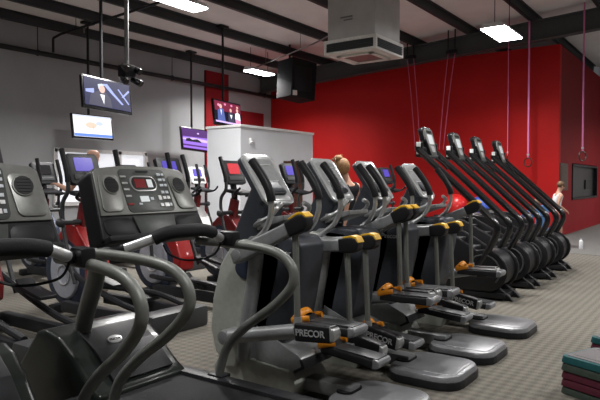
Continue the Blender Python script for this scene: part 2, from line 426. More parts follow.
def ell(cx, cy, a, b, n=14): return [(cx+a*math.cos(2*PI*k/n), cy+b*math.sin(2*PI*k/n)) for k in range(n)]
tv((6.73, 9, 3.01), 1.03, .58, 'largest television, showing a man in a dark suit, upper left', [
    ('light_ray', 'ray', [(-.2, .7), (.15, .1), (.28, .15), (.0, .75)]), ('light_ray', 'ray', [(.15, .1), (.6, -.6), (.68, -.55), (.28, .15)]),
    ('light_ray', 'ray', [(.95, .6), (.62, .0), (.68, -.05), (1, .5)]), ('light_ray', 'ray', [(.5, .55), (.95, -.45), (.9, -.5), (.45, .5)]), ('light_ray', 'ray', [(-.95, .1), (-.6, .25), (-.6, -.1), (-.95, -.1)]),
    ('suit_figure', 'suit', [(-.85, -.98), (-.75, -.2), (-.4, .15), (-.1, .1), (.1, -.3), (.15, -.98)]), ('shirt', 'white', [(-.35, -.1), (-.15, -.1), (-.2, -.8)]),
    ('face', 'face', ell(-.25, .3, .13, .3)), ('hair', 'pale', [(-.4, .25), (-.42, .6), (-.24, .7), (-.12, .6), (-.33, .5)])], 'navy', tilt=10, pole_dx=.0, ry=R(3))
tv((8.92, 12.5, 2.80), 1.13, .6, 'television with a white screen and blue bottom bar, below the largest one', [
    ('chart_spot', 'warm', ell(-.1, .1, .3, .3)), ('chart_mark', 'pale', ell(.35, .3, .2, .2)), ('chart_line', 'face', [(-.02, .1), (.02, .1), (.02, -.25), (-.02, -.25)]),
    ('blue_bar', 'bar', [(-1, -.98), (1, -.98), (1, -.72), (-1, -.72)]), ('top_band', 'pale', [(-1, .85), (1, .85), (1, .98), (-1, .98)])], 'white', tilt=8)
tv((12.6, 12.75, 2.72), 1.12, .68, 'small television with a purple dusk picture, beside the white office', [
    ('glow', 'purple', [(-1, -.6), (1, -.6), (1, .25), (-1, .15)]), ('haze', 'lilac', [(-1, -.15), (1, -.25), (1, .02), (-.2, .12), (-1, -.02)]),
    ('silhouette', 'black', [(-.8, -.3), (-.75, -.05), (-.5, .05), (-.3, -.1), (.1, .02), (.3, -.12), (.45, -.3)]), ('lights', 'lilac', ell(.2, .6, .08, .08)), ('ground', 'purple', [(-1, -.95), (1, -.95), (1, -.75), (-1, -.75)])], 'dusk', tilt=10, ry=R(3))
tv((11.42, 10.4, 3.21), 1.04, .66, 'television showing three standing people, right of the purple one', [
    ('crowd', 'maroon', [(-1, .1), (1, .1), (1, .95), (-1, .95)]), ('crowd_faces', 'pink', ell(-.7, .6, .1, .12)), ('crowd_faces', 'pink', ell(-.2, .75, .08, .1)), ('crowd_faces', 'pink', ell(.3, .75, .08, .1)), ('crowd_faces', 'face', ell(.75, .7, .08, .1)),
    ('blue_suit_figure', 'bluesuit', [(-.85, -.95), (-.8, .1), (-.6, .35), (-.35, .3), (-.25, -.95)]), ('face', 'face', ell(-.55, .5, .1, .2)), ('shirt', 'white', [(-.6, .2), (-.5, .2), (-.55, -.3)]),
    ('dark_figure', 'suit', [(-.05, -.95), (0, .0), (.2, .15), (.4, .0), (.45, -.95)]), ('face', 'face', ell(.2, .3, .08, .17)), ('shirt', 'white', [(.1, -.1), (.3, -.1), (.2, -.5)]),
    ('pale_figure', 'white', [(.5, -.4), (.55, .1), (.72, .25), (.9, .1), (.92, -.5)]), ('face', 'face', ell(.72, .4, .08, .16)), ('skirt', 'pink', [(.55, -.95), (.5, -.4), (.92, -.5), (.9, -.95)]), ('floor_lights', 'lilac', [(-1, -.95), (1, -.95), (1, -.8), (-1, -.8)])], 'black', tilt=10, ry=R(3))

# ------------------------------------------------------------------ motion trainers (the row with yellow tipped arms)
def motion_trainer(x, label, near_high, uid):
    t = thing('motion_trainer', label, 'motion trainer', (x, 1.5, 0), 0, 'motion trainers in the front row')
    Y = lambda pts: [(p[0]-1.5, p[1]) for p in pts]
    # base
    MB().box((0, 1.0, .09), (.13, 1.1, .09), bev=.015).build('base_rail', M['amt_gray'], t)
    MB().prism(Y([(3.0, .0), (2.34, .0), (2.30, .12), (2.36, .2), (2.95, .24), (3.04, .12)]), -.19, .19, .012).build('base_fairing', M['amt_shell'], t)
    MB().prism(Y([(2.66, .46), (2.30, .31), (2.27, .29), (2.25, .23), (2.33, .19), (2.66, .16)]), -.165, .165, .012).build('step_wedge', M['amt_gray'], t)
    MB().prism(Y([(2.262, .285), (2.24, .23), (2.325, .185), (2.335, .20), (2.27, .24), (2.285, .285)]), -.167, .167, .004).build('wedge_cap', M['dark'], t)
    # rear platform
    pod = MB().prism([(u, v+.28) for u, v in rrect(.60, .58, .17)], .0, .06, .012, axis='z').build('rear_platform', M['dark'], t)
    MB().prism([(u, v+.28) for u, v in rrect(.59, .57, .165)], .055, .095, .014, axis='z', inset=.05).build('platform_deck', M['pod_gray'], pod)
    MB().prism([(u, v+.24) for u, v in rrect(.42, .40, .06)], .092, .10, .004, axis='z', inset=.03).build('deck_panel', M['pod_gray'], pod)
    MB().prism([(u, v+.5) for u, v in rrect(.2, .12, .05)], .09, .108, .004, axis='z').build('platform_socket', M['black'], pod)
    # tower
    side = Y([(2.90, .13), (3.0, .24), (3.045, .4), (3.02, .62), (2.95, .86), (2.85, 1.0), (2.74, 1.06), (2.62, 1.02), (2.66, .7), (2.74, .4), (2.80, .15)])
    for s, x0, x1 in ((-1, -.215, -.15), (1, .15, .215)):
        MB().prism(side, x0, x1, .02, 3).build('side_shell', M['amt_shell'], t)
        MB().tube([(s*.2, 2.62-1.5, 1.02), (s*.2, 2.64-1.5, .8), (s*.2, 2.7-1.5, .5), (s*.2, 2.74-1.5, .22)], .052, 12).build('side_column', M['amt_gray'], t)
        MB().prism([(u+1.19, v+.86) for u, v in oval(.105, .075)], s*.2, s*.225, .004).build('shell_recess', M['navy'], t)
    MB().prism(Y([(2.93, .12), (3.0, .3), (2.98, .6), (2.88, .95), (2.72, 1.08), (2.45, 1.06), (2.45, .9), (2.55, .5), (2.62, .15)]), -.155, .155, .02).build('tower_core', M['amt_gray'], t)
    sh = MB().prism(Y([(2.72, 1.05), (2.56, 1.10), (2.34, 1.09), (2.29, 1.03), (2.31, .85), (2.39, .45), (2.43, .36), (2.70, .40), (2.76, .6)]), -.155, .155, .03, 3).build('rear_shroud', M['amt_slate'], t)
    lettering('maker_lettering', 'Precor', .06, M['silver'], sh, basis((-.158, 2.44-1.5, .98), (0, -1, .0), (0, 0, 1)))
    # neck + console
    MB().prism(Y([(3.0, .84), (2.93, 1.08), (2.76, 1.42), (2.70, 1.5), (2.58, 1.40), (2.62, 1.2), (2.62, 1.0), (2.7, .9)]), -.1, .1, .03, 3).build('neck', M['amt_slate'], t)
    n = Vector((0, -.80, .55)).normalized(); up = Vector((0, .55, .80)).normalized()
    A = frame(Vector((0, 1.18, 1.475)), (1, 0, 0), up)
    con = MB().prism(rrect(.34, .42, .05), -.05, .0, .012, 3, axis='z').build('console', M['amt_slate'], t, mtx=A)
    MB().prism(rrect(.345, .425, .055), -.012, .012, .008, 2, axis='z').build('bezel', M['console_face'], con, mtx=A)
    MB().prism([(u, v+.055) for u, v in rrect(.27, .23, .03)], .008, .014, axis='z').build('display_glass', M['console_panel'], con, mtx=A)
    for k, vv in enumerate((.12, -.02)):
        MB().box((.0, vv, .0148), (.2, .008, .002)).build('readout_line', M['silver'], con, smooth=False, mtx=A)
    MB().prism([(u, v-.115) for u, v in rrect(.2, .05, .02)], .008, .03, .006, axis='z').build('reading_ledge', M['black'], con, mtx=A)
    MB().prism([(u, v-.172) for u, v in rrect(.24, .04, .02)], .008, .018, .004, axis='z').build('button_strip', M['silver'], con, mtx=A)
    # fixed grips
    for s in (-1, 1):
        MB().tube([(s*.06, 1.25, 1.14), (s*.2, 1.1, 1.18), (s*.21, 1.0, 1.22), (s*.19, .95, 1.28), (s*.13, .96, 1.31)], .017, 8).build('fixed_grip', M['tube_light'], t)
    MB().prism(Y([(2.66, 1.12), (2.42, 1.2), (2.42, 1.235), (2.66, 1.2)]), -.15, .15, .012).build('bottle_tray', M['amt_gray'], t)
    # moving arms, beams, pedals
    for s in (-1, 1):
        high = near_high if s < 0 else not near_high
        xe = s*.30
        ye, ze = (2.14, 1.215) if high else (2.12, 1.02)
        p0 = Vector((xe, 2.68-1.5, .965)); p1 = Vector((xe, ye-1.5, ze)); d = (p1-p0).normalized(); L = (p1-p0).length
        upv = Vector((0, -d.z, d.y))
        if upv.z < 0: upv = -upv
        A = Matrix.Translation(p0) @ Matrix(((1, 0, 0), (0, d.y, upv.y), (0, d.z, upv.z))).to_4x4()
        arm = MB().prism([(-.06, -.045), (.0, -.055), (L*.82, -.045), (L*.82, .042), (0, .055), (-.06, .04)], -.038, .038, .018, 3).build('rocker_arm', M['amt_gray'], t, mtx=A)
        MB().prism([(L*.77, -.052), (L*.97, -.06), (L*1.04, -.035), (L*1.06, .012), (L*1.02, .042), (L*.95, .052), (L*.77, .046)], -.045, .045, .014, 3).build('arm_boot', M['black'], arm, mtx=A)
        MB().prism([(L*.84, .046), (L*.96, .050), (L*1.025, .038), (L*1.055, .008), (L*1.072, .012), (L*1.038, .053), (L*.97, .066), (L*.84, .056)], -.042, .042, .004).build('arm_trim', M['yellow'], arm, mtx=A)
        MB().cyl((xe-.06*s, 1.18, .965), (xe+.042*s, 1.18, .965), .036, bev=.006).build('pivot_hub', M['amt_gray'], arm)
        MB().cyl((s*.15, 1.18, .965), (xe, 1.18, .965), .035).build('pivot_axle', M['amt_gray'], arm)
        # handlebar
        hb = MB().tube([(xe*.93, 1.2, .98), (xe*.93, 1.08, 1.06), (xe*.93, .98, 1.14), (xe*.93, .93, 1.25), (xe*.93, .93, 1.33)], .02, 8).build('handlebar', M['tube_light'], t)
        MB().tube([(xe*.93, .925, 1.33), (xe*.93, .945, 1.40), (xe*.93, 1.0, 1.49), (xe*.93, 1.09, 1.60)], .031, 10).build('hand_grip', M['black'], hb)
        # strut
        yb, zb = (2.2, .515) if high else (2.17, .335)
        st = MB().tube([(xe, ye+.08-1.5, ze-.03), (xe, yb-1.5, zb)], .021, 8, 0).build('strut', M['tube'], t)
        MB().cyl((xe, yb-1.5, zb+.01), (xe, yb-1.5, zb+.09), .035, .025).build('strut_boot', M['tube_light'], st)
        # lower beam
        q0 = Vector((xe, 2.8-1.5, .39)); q1 = Vector((xe, yb-1.5-.0, zb)); ya, za = (1.9, .535) if high else (1.89, .29)
        q2 = Vector((xe, ya-1.5, za))
        bm_ = MB().tube([q0, q1], .048, 12, 0).build('lower_beam', M['amt_gray'], t)
        MB().cyl((s*.2, 1.3, .39), (xe+s*.05, 1.3, .39), .05, bev=.01).build('beam_pivot', M['amt_gray'], bm_)
        d2 = (q2-q1).normalized(); u2 = Vector((0, -d2.z, d2.y)); u2 = u2 if u2.z > 0 else -u2; L2 = (q2-q1).length
        B = Matrix.Translation(q1) @ Matrix(((1, 0, 0), (0, d2.y, u2.y), (0, d2.z, u2.z))).to_4x4()
        cv = MB().prism([(.0, -.058), (L2*.9, -.052), (L2*.97, -.03), (L2*.97, .03), (L2*.9, .052), (.0, .058)], -.042, .042, .02, 3).build('beam_cover', M['black'], t, mtx=B)
        MB().prism([(L2*.86, -.054), (L2*.97, -.034), (L2*1.0, .0), (L2*.97, .034), (L2*.86, .056)], -.043, .043, .014, 3).build('cover_end', M['tube_light'], cv, mtx=B)
        if s < 0:
            c = q1+d2*(L2*.40)+Vector((-.0435, 0, 0))
            lettering('maker_lettering', 'PRECOR', .058, M['silver'], cv, basis(c, d2, u2), bold=.02)
        # pedal
        zp = (za+.0 if high else za-.03); zf = zb+.02 if high else zb-.03
        xp = s*.155
        P0 = Vector((xp, 2.26-1.5, zf)); P1 = Vector((xp, 1.83-1.5, zp)); d3 = (P1-P0).normalized(); u3 = Vector((0, -d3.z, d3.y)); u3 = u3 if u3.z > 0 else -u3
        L3 = (P1-P0).length
        D = Matrix.Translation(P0) @ Matrix(((1, 0, 0), (0, d3.y, u3.y), (0, d3.z, u3.z))).to_4x4()
        pd = MB().prism([(-.02, -.03), (L3*.95, -.03), (L3, .0), (L3*.97, .03), (.1, .025), (.0, .07)], -.085, .085, .015, 3).build('pedal', M['dark'], t, mtx=D)
        MB().prism([(.08, .022), (L3*.97, .03), (L3*.97, .042), (.08, .034)], -.07, .07, .005).build('tread', M['dark_gray'], pd, mtx=D)
        MB().prism([(L3*.9, -.032), (L3*1.0, -.02), (L3*1.03, .01), (L3*1.0, .035), (L3*.9, .036)], -.088, .088, .012, 3).build('pedal_end', M['pod_gray'], pd, mtx=D)
        MB().box((s*.235, .65, (zb+zf)/2-.02), (.12, .08, .05), bev=.01).build('pedal_bracket', M['amt_gray'], pd)
        g = [Vector((xp+.082*math.cos(a), P0.y-.05*math.sin(a)+.02, P0.z+.02+.066*math.sin(a))) for a in [PI*k/8 for k in range(9)]]
        MB().tube(g, .025, 8, 3, ratio=.4).build('toe_guard', M['orange'], pd)
        MB().tube([(xp-.085, P0.y+.03, P0.z+.02), (xp-.088, P0.y-.06, P0.z+.045), (xp-.075, P0.y-.1, P0.z+.05)], .02, 8, 4, ratio=.4).build('toe_guard_side', M['orange'], pd)
        MB().tube([(xp+.085, P0.y+.03, P0.z+.02), (xp+.088, P0.y-.06, P0.z+.045), (xp+.075, P0.y-.1, P0.z+.05)], .02, 8, 4, ratio=.4).build('toe_guard_side', M['orange'], pd)
    return t
motion_trainer(3.36, 'grey motion trainer nearest the camera, directly right of the treadmill', True, 0)
motion_trainer(4.22, 'second grey motion trainer right of the treadmill, its near pedal lowered', False, 1)
motion_trainer(4.95, 'third grey motion trainer right of the treadmill', True, 2)
motion_trainer(5.92, 'farthest grey motion trainer, beside the first black stair climber', False, 3)

# ------------------------------------------------------------------ treadmills
def treadmill(x, label, rz=0.):
    t = thing('treadmill', label, 'treadmill', (x, 1.3, 0), rz, 'treadmills in the front row')
    Y = lambda pts: [(p[0]-1.3, p[1]) for p in pts]
    for s in (-1, 1):
        MB().prism(Y([(3.0, .12), (3.0, .24), (2.9, .262), (1.35, .262), (1.3, .24), (1.3, .12)]), s*.37-.05, s*.37+.05, .012).build('side_rail', M['dark'], t)
        MB().box((s*.417, 2.15-1.3, .235), (.012, 1.6, .03), bev=.004).build('rail_trim', M['silver'], t)
    MB().box((0, .85, .225), (.64, 1.7, .03), bev=.012).build('running_belt', M['rubber'], t)
    MB().box((0, .85, .12), (.68, 1.6, .14)).build('deck_frame', M['black'], t, smooth=False)
    for sx in (-1, 1):
        for y in (.12, 2.1): MB().cyl((sx*.3, y, 0), (sx*.3, y, .08), .035).build('foot', M['rubber'], t)
    hood = MB().prism(Y([(2.82, .15), (2.80, .26), (2.9, .32), (3.05, .45), (3.2, .545), (3.32, .57), (3.42, .55), (3.62, .32), (3.72, .12), (3.7, .05), (2.9, .05)]), -.29, .38, .045, 3).build('motor_hood', M['hood'], t)
    MB().prism(Y([(2.86, .29), (3.05, .445), (3.2, .535), (3.2, .55), (3.03, .465), (2.84, .31)]), -.15, .29, .006).build('hood_panel', M['dark'], hood)
    n = Vector((0, -.64, .77)); up = Vector((0, .77, .64))
    A = frame(Vector((.02, 3.07-1.3, .482)), (1, 0, 0), up)
    bd = MB().prism(oval(.052, .03), .0, .012, .003, axis='z').build('maker_badge', M['silver'], hood, mtx=A)
    lettering('badge_lettering', 'PRECOR', .022, M['dark'], bd, A @ Matrix.Translation((0, 0, .0125)))
    # uprights
    for s in (-1, 1):
        if s < 0: MB().tube([(-.09, 3.28-1.3, .42), (-.11, 3.16-1.3, .68), (-.19, 2.96-1.3, .90), (-.31, 2.76-1.3, 1.11)], .06, 12, 5, ratio=.8).build('upright', M['tube'], t)
        xs = s*.40
        MB().tube([(xs, 2.72-1.3, 1.085), (xs, 2.5-1.3, 1.085), (xs, 2.25-1.3, 1.075), (xs, 2.08-1.3, 1.045), (xs, 1.985-1.3, .97), (xs, 1.99-1.3, .87), (xs, 2.12-1.3, .74), (xs, 2.32-1.3, .60), (xs, 2.47-1.3, .46), (xs, 2.53-1.3, .33), (xs, 2.55-1.3, .24)], .028, 12).build('handrail', M['tube'], t)
        MB().box((xs, 2.55-1.3, .262), (.085, .12, .02), bev=.006).build('rail_foot', M['dark'], t)
    # console
    up = Vector((0, .42, .88)).normalized()
    A = frame(Vector((0, 2.71-1.3, 1.325)), (1, 0, 0), up)
    body = MB().prism([(-.385, -.20), (.385, -.20), (.34, .20), (.305, .232), (.14, .25), (-.14, .25), (-.305, .232), (-.34, .20)], -.13, .0, .02, 3, axis='z').build('console', M['black'], t, mtx=A)
    face = MB().prism([(-.355, -.06), (.355, -.06), (.33, .195), (.298, .224), (.14, .242), (-.14, .242), (-.298, .224), (-.33, .195)], -.005, .012, .006, axis='z').build('console_face', M['tm_face'], body, mtx=A)
    for s in (-1, 1):
        MB().prism([(s*(.255-.12*(v-.02))+u, .07+v) for u, v in rrect(.135, .22, .03)], .01, .02, .004, axis='z').build('speaker_plate', M['tm_face'], face, mtx=A)
        sp_ = MB().prism([(s*.245+u, .115+v) for u, v in oval(.052, .055)], .016, .027, .004, axis='z').build('speaker_ring', M['tube'], face, mtx=A)
        g = MB().prism([(s*.245+u, .115+v) for u, v in oval(.045, .048)], .02, .029, axis='z')
        for k in range(-2, 3): g.box((s*.245, .115+k*.016, .03), (.066, .005, .003))
        g.build('speaker_grille', M['black'], sp_, mtx=A)
        # cup holder
        cup = MB().prism([(s*.25+u, -.125+v) for u, v in rrect(.2, .1, .04)], -.02, .006, .01, axis='z').build('cup_holder', M['black'], body, mtx=A)
    MB().prism([(-.13, -.185), (.13, -.185), (.15, -.07), (-.15, -.07)], -.005, .01, .004, axis='z').build('reading_rack', M['tm_panel'], body, mtx=A)
    MB().box((0, -.2, .015), (.74, .035, .07), bev=.014).build('console_lip', M['dark'], body, mtx=A)
    pn = MB().prism([(u, .085+v) for u, v in rrect(.335, .27, .03)], .01, .016, .002, axis='z').build('key_panel', M['tm_panel'], face, mtx=A)
    dr = MB().prism([(-.015+u, .125+v) for u, v in rrect(.19, .1, .045)], .014, .022, .003, axis='z').build('display_rim', M['tube_light'], pn, mtx=A)
    MB().prism([(-.015+u, .125+v) for u, v in rrect(.172, .08, .035)], .02, .0235, axis='z').build('display_window', M['black_gloss'], dr, mtx=A)
    MB().box((-.042, .125, .024), (.076, .055, .002)).build('red_readout', M['lcd_red'], dr, smooth=False, mtx=A)
    MB().box((.027, .125, .024), (.038, .05, .002)).build('program_readout', M['lcd'], dr, smooth=False, mtx=A)
    for (u, v, w, h, k) in [(-.19, .17, .05, .012, 'tube_light'), (-.19, .13, .05, .012, 'tube_light'), (-.19, .09, .05, .012, 'tube_light'), (-.19, .05, .05, .012, 'tube_light'), (-.19, .0, .05, .012, 'lcd_red'),
                            (.0, .205, .12, .01, 'black'), (-.05, .03, .08, .035, 'lcd'), (.02, .03, .03, .02, 'btn'), (-.1, .0, .03, .012, 'btn'),
                            (.155, .185, .035, .016, 'btn'), (.195, .185, .025, .016, 'btn'), (.155, .15, .035, .016, 'btn'), (.195, .15, .025, .016, 'btn'), (.155, .115, .035, .016, 'btn'), (.195, .115, .025, .016, 'btn'),
                            (.145, .07, .03, .018, 'btn'), (.185, .07, .03, .018, 'btn'), (.1, .035, .03, .03, 'console_white'), (.145, .035, .03, .02, 'console_white'), (.185, .035, .03, .02, 'console_white'),
                            (.1, -.01, .03, .02, 'console_white'), (.15, -.01, .045, .025, 'console_white'), (.19, -.01, .02, .02, 'btn')]:
        MB().box((u*.76, v, .0175), (w*.76, h, .005), bev=.0015).build('key', M[k], pn, smooth=False, mtx=A)
    # crossbar with pulse grips
    cb = MB().tube([(-.18, 2.47-1.3, 1.155), (-.12, 2.42-1.3, 1.185), (.0, 2.40-1.3, 1.19), (.12, 2.40-1.3, 1.185), (.22, 2.43-1.3, 1.165)], .037, 10).build('crossbar', M['rubber'], t)
    MB().tube([(-.18, 2.47-1.3, 1.155), (-.30, 2.56-1.3, 1.105)], .027, 10, 0).build('pulse_grip', M['silver'], cb)
    MB().tube([(.22, 2.43-1.3, 1.165), (.33, 2.47-1.3, 1.12)], .027, 10, 0).build('pulse_grip', M['silver'], cb)
    MB().tube([(-.30, 2.56-1.3, 1.105), (-.40, 2.64-1.3, 1.085)], .03, 10, 0).build('grip_sleeve', M['black'], cb)
    MB().tube([(.33, 2.47-1.3, 1.12), (.40, 2.5-1.3, 1.095)], .03, 10, 0).build('grip_sleeve', M['black'], cb)
    MB().box((.39, 2.45-1.3, 1.115), (.075, .12, .09), bev=.02).build('grip_clamp', M['black'], cb)
    MB().tube([(.34, 2.47-1.3, 1.1), (.3, 2.5-1.3, 1.02), (.15, 2.55-1.3, 1.0), (.05, 2.6-1.3, 1.04), (.02, 2.62-1.3, 1.1)], .007, 6).build('safety_cord', M['black'], cb)
    return t
treadmill(1.095, 'grey treadmill cut off at the left edge, nearest the camera', R(-8))
treadmill(2.31, 'grey treadmill whose whole console is in view, left of the motion trainers')

# ------------------------------------------------------------------ stair climbers
def climber(x, label):
    t = thing('stair_climber', label, 'stair climber', (x, 2.0, 0), 0, 'black stair climbers in a row')
    Y = lambda pts: [(p[0]-2.0, p[1]) for p in pts]
    MB().box((0, .85, .06), (.5, 1.3, .07), bev=.015).build('base_frame', M['black'], t)
    for s in (-1, 1):
        MB().prism(Y([(2.12, 0), (2.3, 0), (2.42, .12), (2.30, .16), (2.16, .06)]), s*.15-.035, s*.15+.035, .01).build('foot', M['black'], t)
        MB().box((s*.2, 1.5, .03), (.08, .2, .06), bev=.01).build('front_foot', M['black'], t)
        # side cover with round rear drum
        prof = [(2.45+.29*math.cos(a)-2.0, .36+.27*math.sin(a)) for a in [R(250-k*20) for k in range(10)]]
        prof += Y([(2.72, .72), (3.1, .92), (3.42, .95), (3.5, .8), (3.5, .12), (2.7, .1)])
        MB().prism(prof, s*.24-.03, s*.24+.03, .02, 3).build('side_cover', M['black'], t)
        MB().tube([(s*.275, 2.45+.2*math.cos(a)-2.0, .36+.2*math.sin(a)) for a in [R(20+k*20) for k in range(11)]], .012, 6, 0).build('cover_rib', M['dark_gray'], t)
        MB().tube([(s*.25, 3.34-2, 1.93), (s*.25, 3.30-2, 1.86), (s*.25, 2.9-2, 1.5), (s*.25, 2.42-2, 1.06), (s*.25, 2.32-2, .955), (s*.25, 2.29-2, .87), (s*.25, 2.33-2, .75), (s*.25, 2.47-2, .5), (s*.25, 2.52-2, .42)], .044, 12, 5).build('handrail', M['black_gloss'], t)
    MB().cyl((-.21, .45, .36), (.21, .45, .36), .25, n=28, bev=.02).build('rear_drum', M['black'], t)
    for k in range(5):
        y = 2.55+k*.2; z = .52+k*.10
        MB().box((0, y-2.0, z), (.42, .21, .03), bev=.008).build('stair_tread', M['dark_gray'], t)
        MB().box((0, y-2.0+.1, z+.035), (.42, .015, .09)).build('riser', M['dark'], t, smooth=False)
    MB().prism(Y([(3.3, .1), (3.52, .1), (3.52, .85), (3.44, .97), (3.3, .95)]), -.21, .21, .02).build('front_cover', M['dark'], t)
    # console
    MB().box((0, 1.34, 1.86), (.50, .10, .14), bev=.03).build('console_bar', M['black'], t)
    up = Vector((0, .28, .96)).normalized()
    A = frame(Vector((0.05, 1.30, 2.015)), (1, 0, 0), up) @ Matrix.Scale(1.14, 4)
    con = MB().prism([(-.085, -.2), (.085, -.2), (.135, .02), (.13, .15), (.09, .18), (-.09, .18), (-.13, .15), (-.135, .02)], -.07, .0, .018, 3, axis='z').build('console', M['black_gloss'], t, mtx=A)
    MB().prism([(-.075, -.18), (.075, -.18), (.115, .02), (.11, .13), (.07, .155), (-.07, .155), (-.11, .13), (-.115, .02)], -.005, .01, .003, axis='z').build('console_face', M['tm_face'], con, mtx=A)
    MB().prism([(u, v+.02) for u, v in rrect(.13, .12, .01)], .008, .014, axis='z').build('display', M['lcd'], con, mtx=A)
    MB().box((0, .115, .012), (.14, .025, .004)).build('logo_strip', M['black'], con, smooth=False, mtx=A)
    MB().prism([(u, v-.1) for u, v in rrect(.09, .08, .02)], .008, .013, axis='z').build('key_pad', M['silver'], con, mtx=A)
    for s in (-1, 1):
        MB().prism([(-.05, -.10), (.05, -.10), (.05, .08), (-.05, .1)], s*.235-.025, s*.235+.025, .02, 2, axis='x').build('side_pod', M['black_gloss'], t, mtx=Matrix.Translation((0, 1.33, 1.9)))
        MB().box((s*.262, 1.33, 1.91), (.012, .06, .16), bev=.005).build('pod_trim', M['console_white'], t)
    MB().tube([(-.06, 1.25, 1.80), (-.07, 1.18, 1.72), (-.12, 1.14, 1.68)], .016, 8).tube([(.06, 1.25, 1.80), (.09, 1.15, 1.72), (.16, 1.1, 1.64)], .016, 8).build('front_grip', M['black'], t)
    MB().tube([(-.25, 1.28, 1.83), (-.1, 1.24, 1.80), (.1, 1.24, 1.80), (.25, 1.28, 1.83)], .02, 8).build('cross_grip', M['dark_gray'], t)
    return t
climber(7.62, 'black stair climber nearest the camera, first from the motion trainers')
climber(8.66, 'black stair climber second from the motion trainers')
climber(9.63, 'black stair climber third from the motion trainers')
climber(10.72, 'black stair climber farthest away, nearest the walking person')

# ------------------------------------------------------------------ cross trainers (second and third rows)
def cross_trainer(loc, label, group, phase=1, shroud='red_plastic', screen='scr_blue', bezel='dark', rz=0., side='oval_silver'):
    t = thing('cross_trainer', label, 'cross trainer', loc, rz, group)
    c = (0, 0, .46)
    MB().cyl((-.12, 0, .46), (.12, 0, .46), .40, n=32, bev=.03).build('flywheel_housing', M['navy'], t)
    for s in (-1, 1):
        MB().prism([(u+.0, v+.46) for u, v in oval(.27, .32)], s*.118, s*.145, .008, 2, inset=.06).build('side_disc', M[side], t)
        MB().ring((s*.147, 0, .42), .11, .012, 'x', 20, 6).build('disc_ring', M['silver'], t)
    MB().prism([(.22, .70), (.12, .88), (-.06, 1.02), (-.2, .98), (-.40, .76), (-.50, .5), (-.48, .34), (-.36, .34), (-.36, .52), (-.2, .74), (0, .84)], -.13, .13, .03, 3).build('front_shroud', M[shroud], t)
    MB().prism([(-.05, .86), (-.2, .86), (-.26, 1.2), (-.16, 1.24)], -.05, .05, .02).build('lower_mast', M['maroon_plastic'], t)
    MB().tube([(0, -.18, 1.0), (0, -.2, 1.25), (0, -.16, 1.5)], .045, 10).build('mast', M['dark'], t)
    up = Vector((0, .35, .93)).normalized()
    A = frame(Vector((0, -.2, 1.61)), (1, 0, 0), up)
    con = MB().prism(rrect(.40, .36, .04), -.06, 0, .015, axis='z').build('console', M[bezel], t, mtx=A)
    MB().prism([(u, v+.05) for u, v in rrect(.235, .16, .015)], -.003, .006, axis='z').build('screen', M[screen], con, mtx=A)
    MB().box((0, -.1, .004), (.3, .06, .012), bev=.004).build('key_strip', M['dark_gray'], con, mtx=A)
    MB().prism([(-.16, 1.32), (-.46, 1.27), (-.46, 1.31), (-.16, 1.37)], -.17, .17, .015).build('bottle_tray', M['dark'], t)
    for s in (-1, 1):
        k = s*phase
        top = (s*.25, -.28+k*.13, 1.82); low = (s*.27, -.18-k*.05, .85)
        hb = MB().tube([(s*.28, -.3-k*.12, .38), low, (s*.26, -.22+k*.05, 1.2), (s*.25, -.36+k*.1, 1.36), (s*.25, -.38+k*.12, 1.5)], .023, 8).build('moving_arm', M['dark_gray'], t)
        MB().tube([(s*.25, -.38+k*.12, 1.46), (s*.25, -.36+k*.12, 1.58), top], .029, 8).build('hand_grip', M['black'], hb)
        MB().cyl((s*.06, -.19, 1.02), (s*.29, -.19, 1.02), .03).ball((s*.3, -.19, 1.02), .05, 12).build('arm_pivot', M['dark_gray'], hb)
        MB().tube([(s*.12, -.3, 1.26), (s*.25, -.42, 1.3), (s*.24, -.52, 1.38)], .018, 8).build('fixed_grip', M['black'], t)
        zz = .30+k*.1
        rl = MB().tube([(s*.2, -.05, .46+k*.2), (s*.26, -.42, zz+.06), (s*.26, -1.05, .27), (s*.26, -1.5, .2)], .032, 8).build('pedal_arm', M['dark'], t)
        pd = MB().prism([(-.72, zz+.06), (-1.08, zz+.0), (-1.08, zz+.03), (-.74, zz+.1), (-.68, zz+.16), (-.66, zz+.14)], s*.22-.085, s*.22+.085, .008).build('pedal', M['black'], t)
        MB().box((s*.27, -.95, .12), (.10, 1.5, .12), bev=.025).build('base_rail', M['dark'], t)
    MB().box((0, -1.62, .1), (.74, .26, .22), bev=.05).build('rear_stabiliser', M['dark_gray'], t)
    MB().box((0, .05, .05), (.55, .12, .1), bev=.03).build('front_stabiliser', M['dark'], t)
    return t
G2 = 'cross trainers in the second row'; G3 = 'cross trainers in the back row'
L2 = [(2.85, 'cross trainer mostly hidden by the left edge treadmill, only its grips showing', 1, 'maroon_plastic', 'scr_blue', 'dark'),
      (4.06, 'red cross trainer with violet screen seen between the two treadmill consoles', -1, 'red_plastic', 'scr_blue', 'dark'),
      (5.33, 'red cross trainer with violet screen just above the right end of the treadmill console', 1, 'red_plastic', 'scr_blue', 'dark'),
      (6.56, 'cross trainer with a red screen, left of the nearest motion trainer console', -1, 'maroon_plastic', 'scr_red', 'dark'),
      (7.95, 'cross trainer with violet screen between the first and second motion trainer consoles', 1, 'maroon_plastic', 'scr_blue', 'dark'),
      (9.6, 'cross trainer beyond the person with the blond bun', -1, 'maroon_plastic', 'scr_blue', 'dark'),
      (11.35, 'cross trainer with violet screen between the third and fourth motion trainer consoles', 1, 'maroon_plastic', 'scr_blue', 'dark')]
for x, lb, ph, sh, sc_, bz in L2:
    cross_trainer((x, 6.05, 0), lb, G2, ph, sh, sc_, bz)
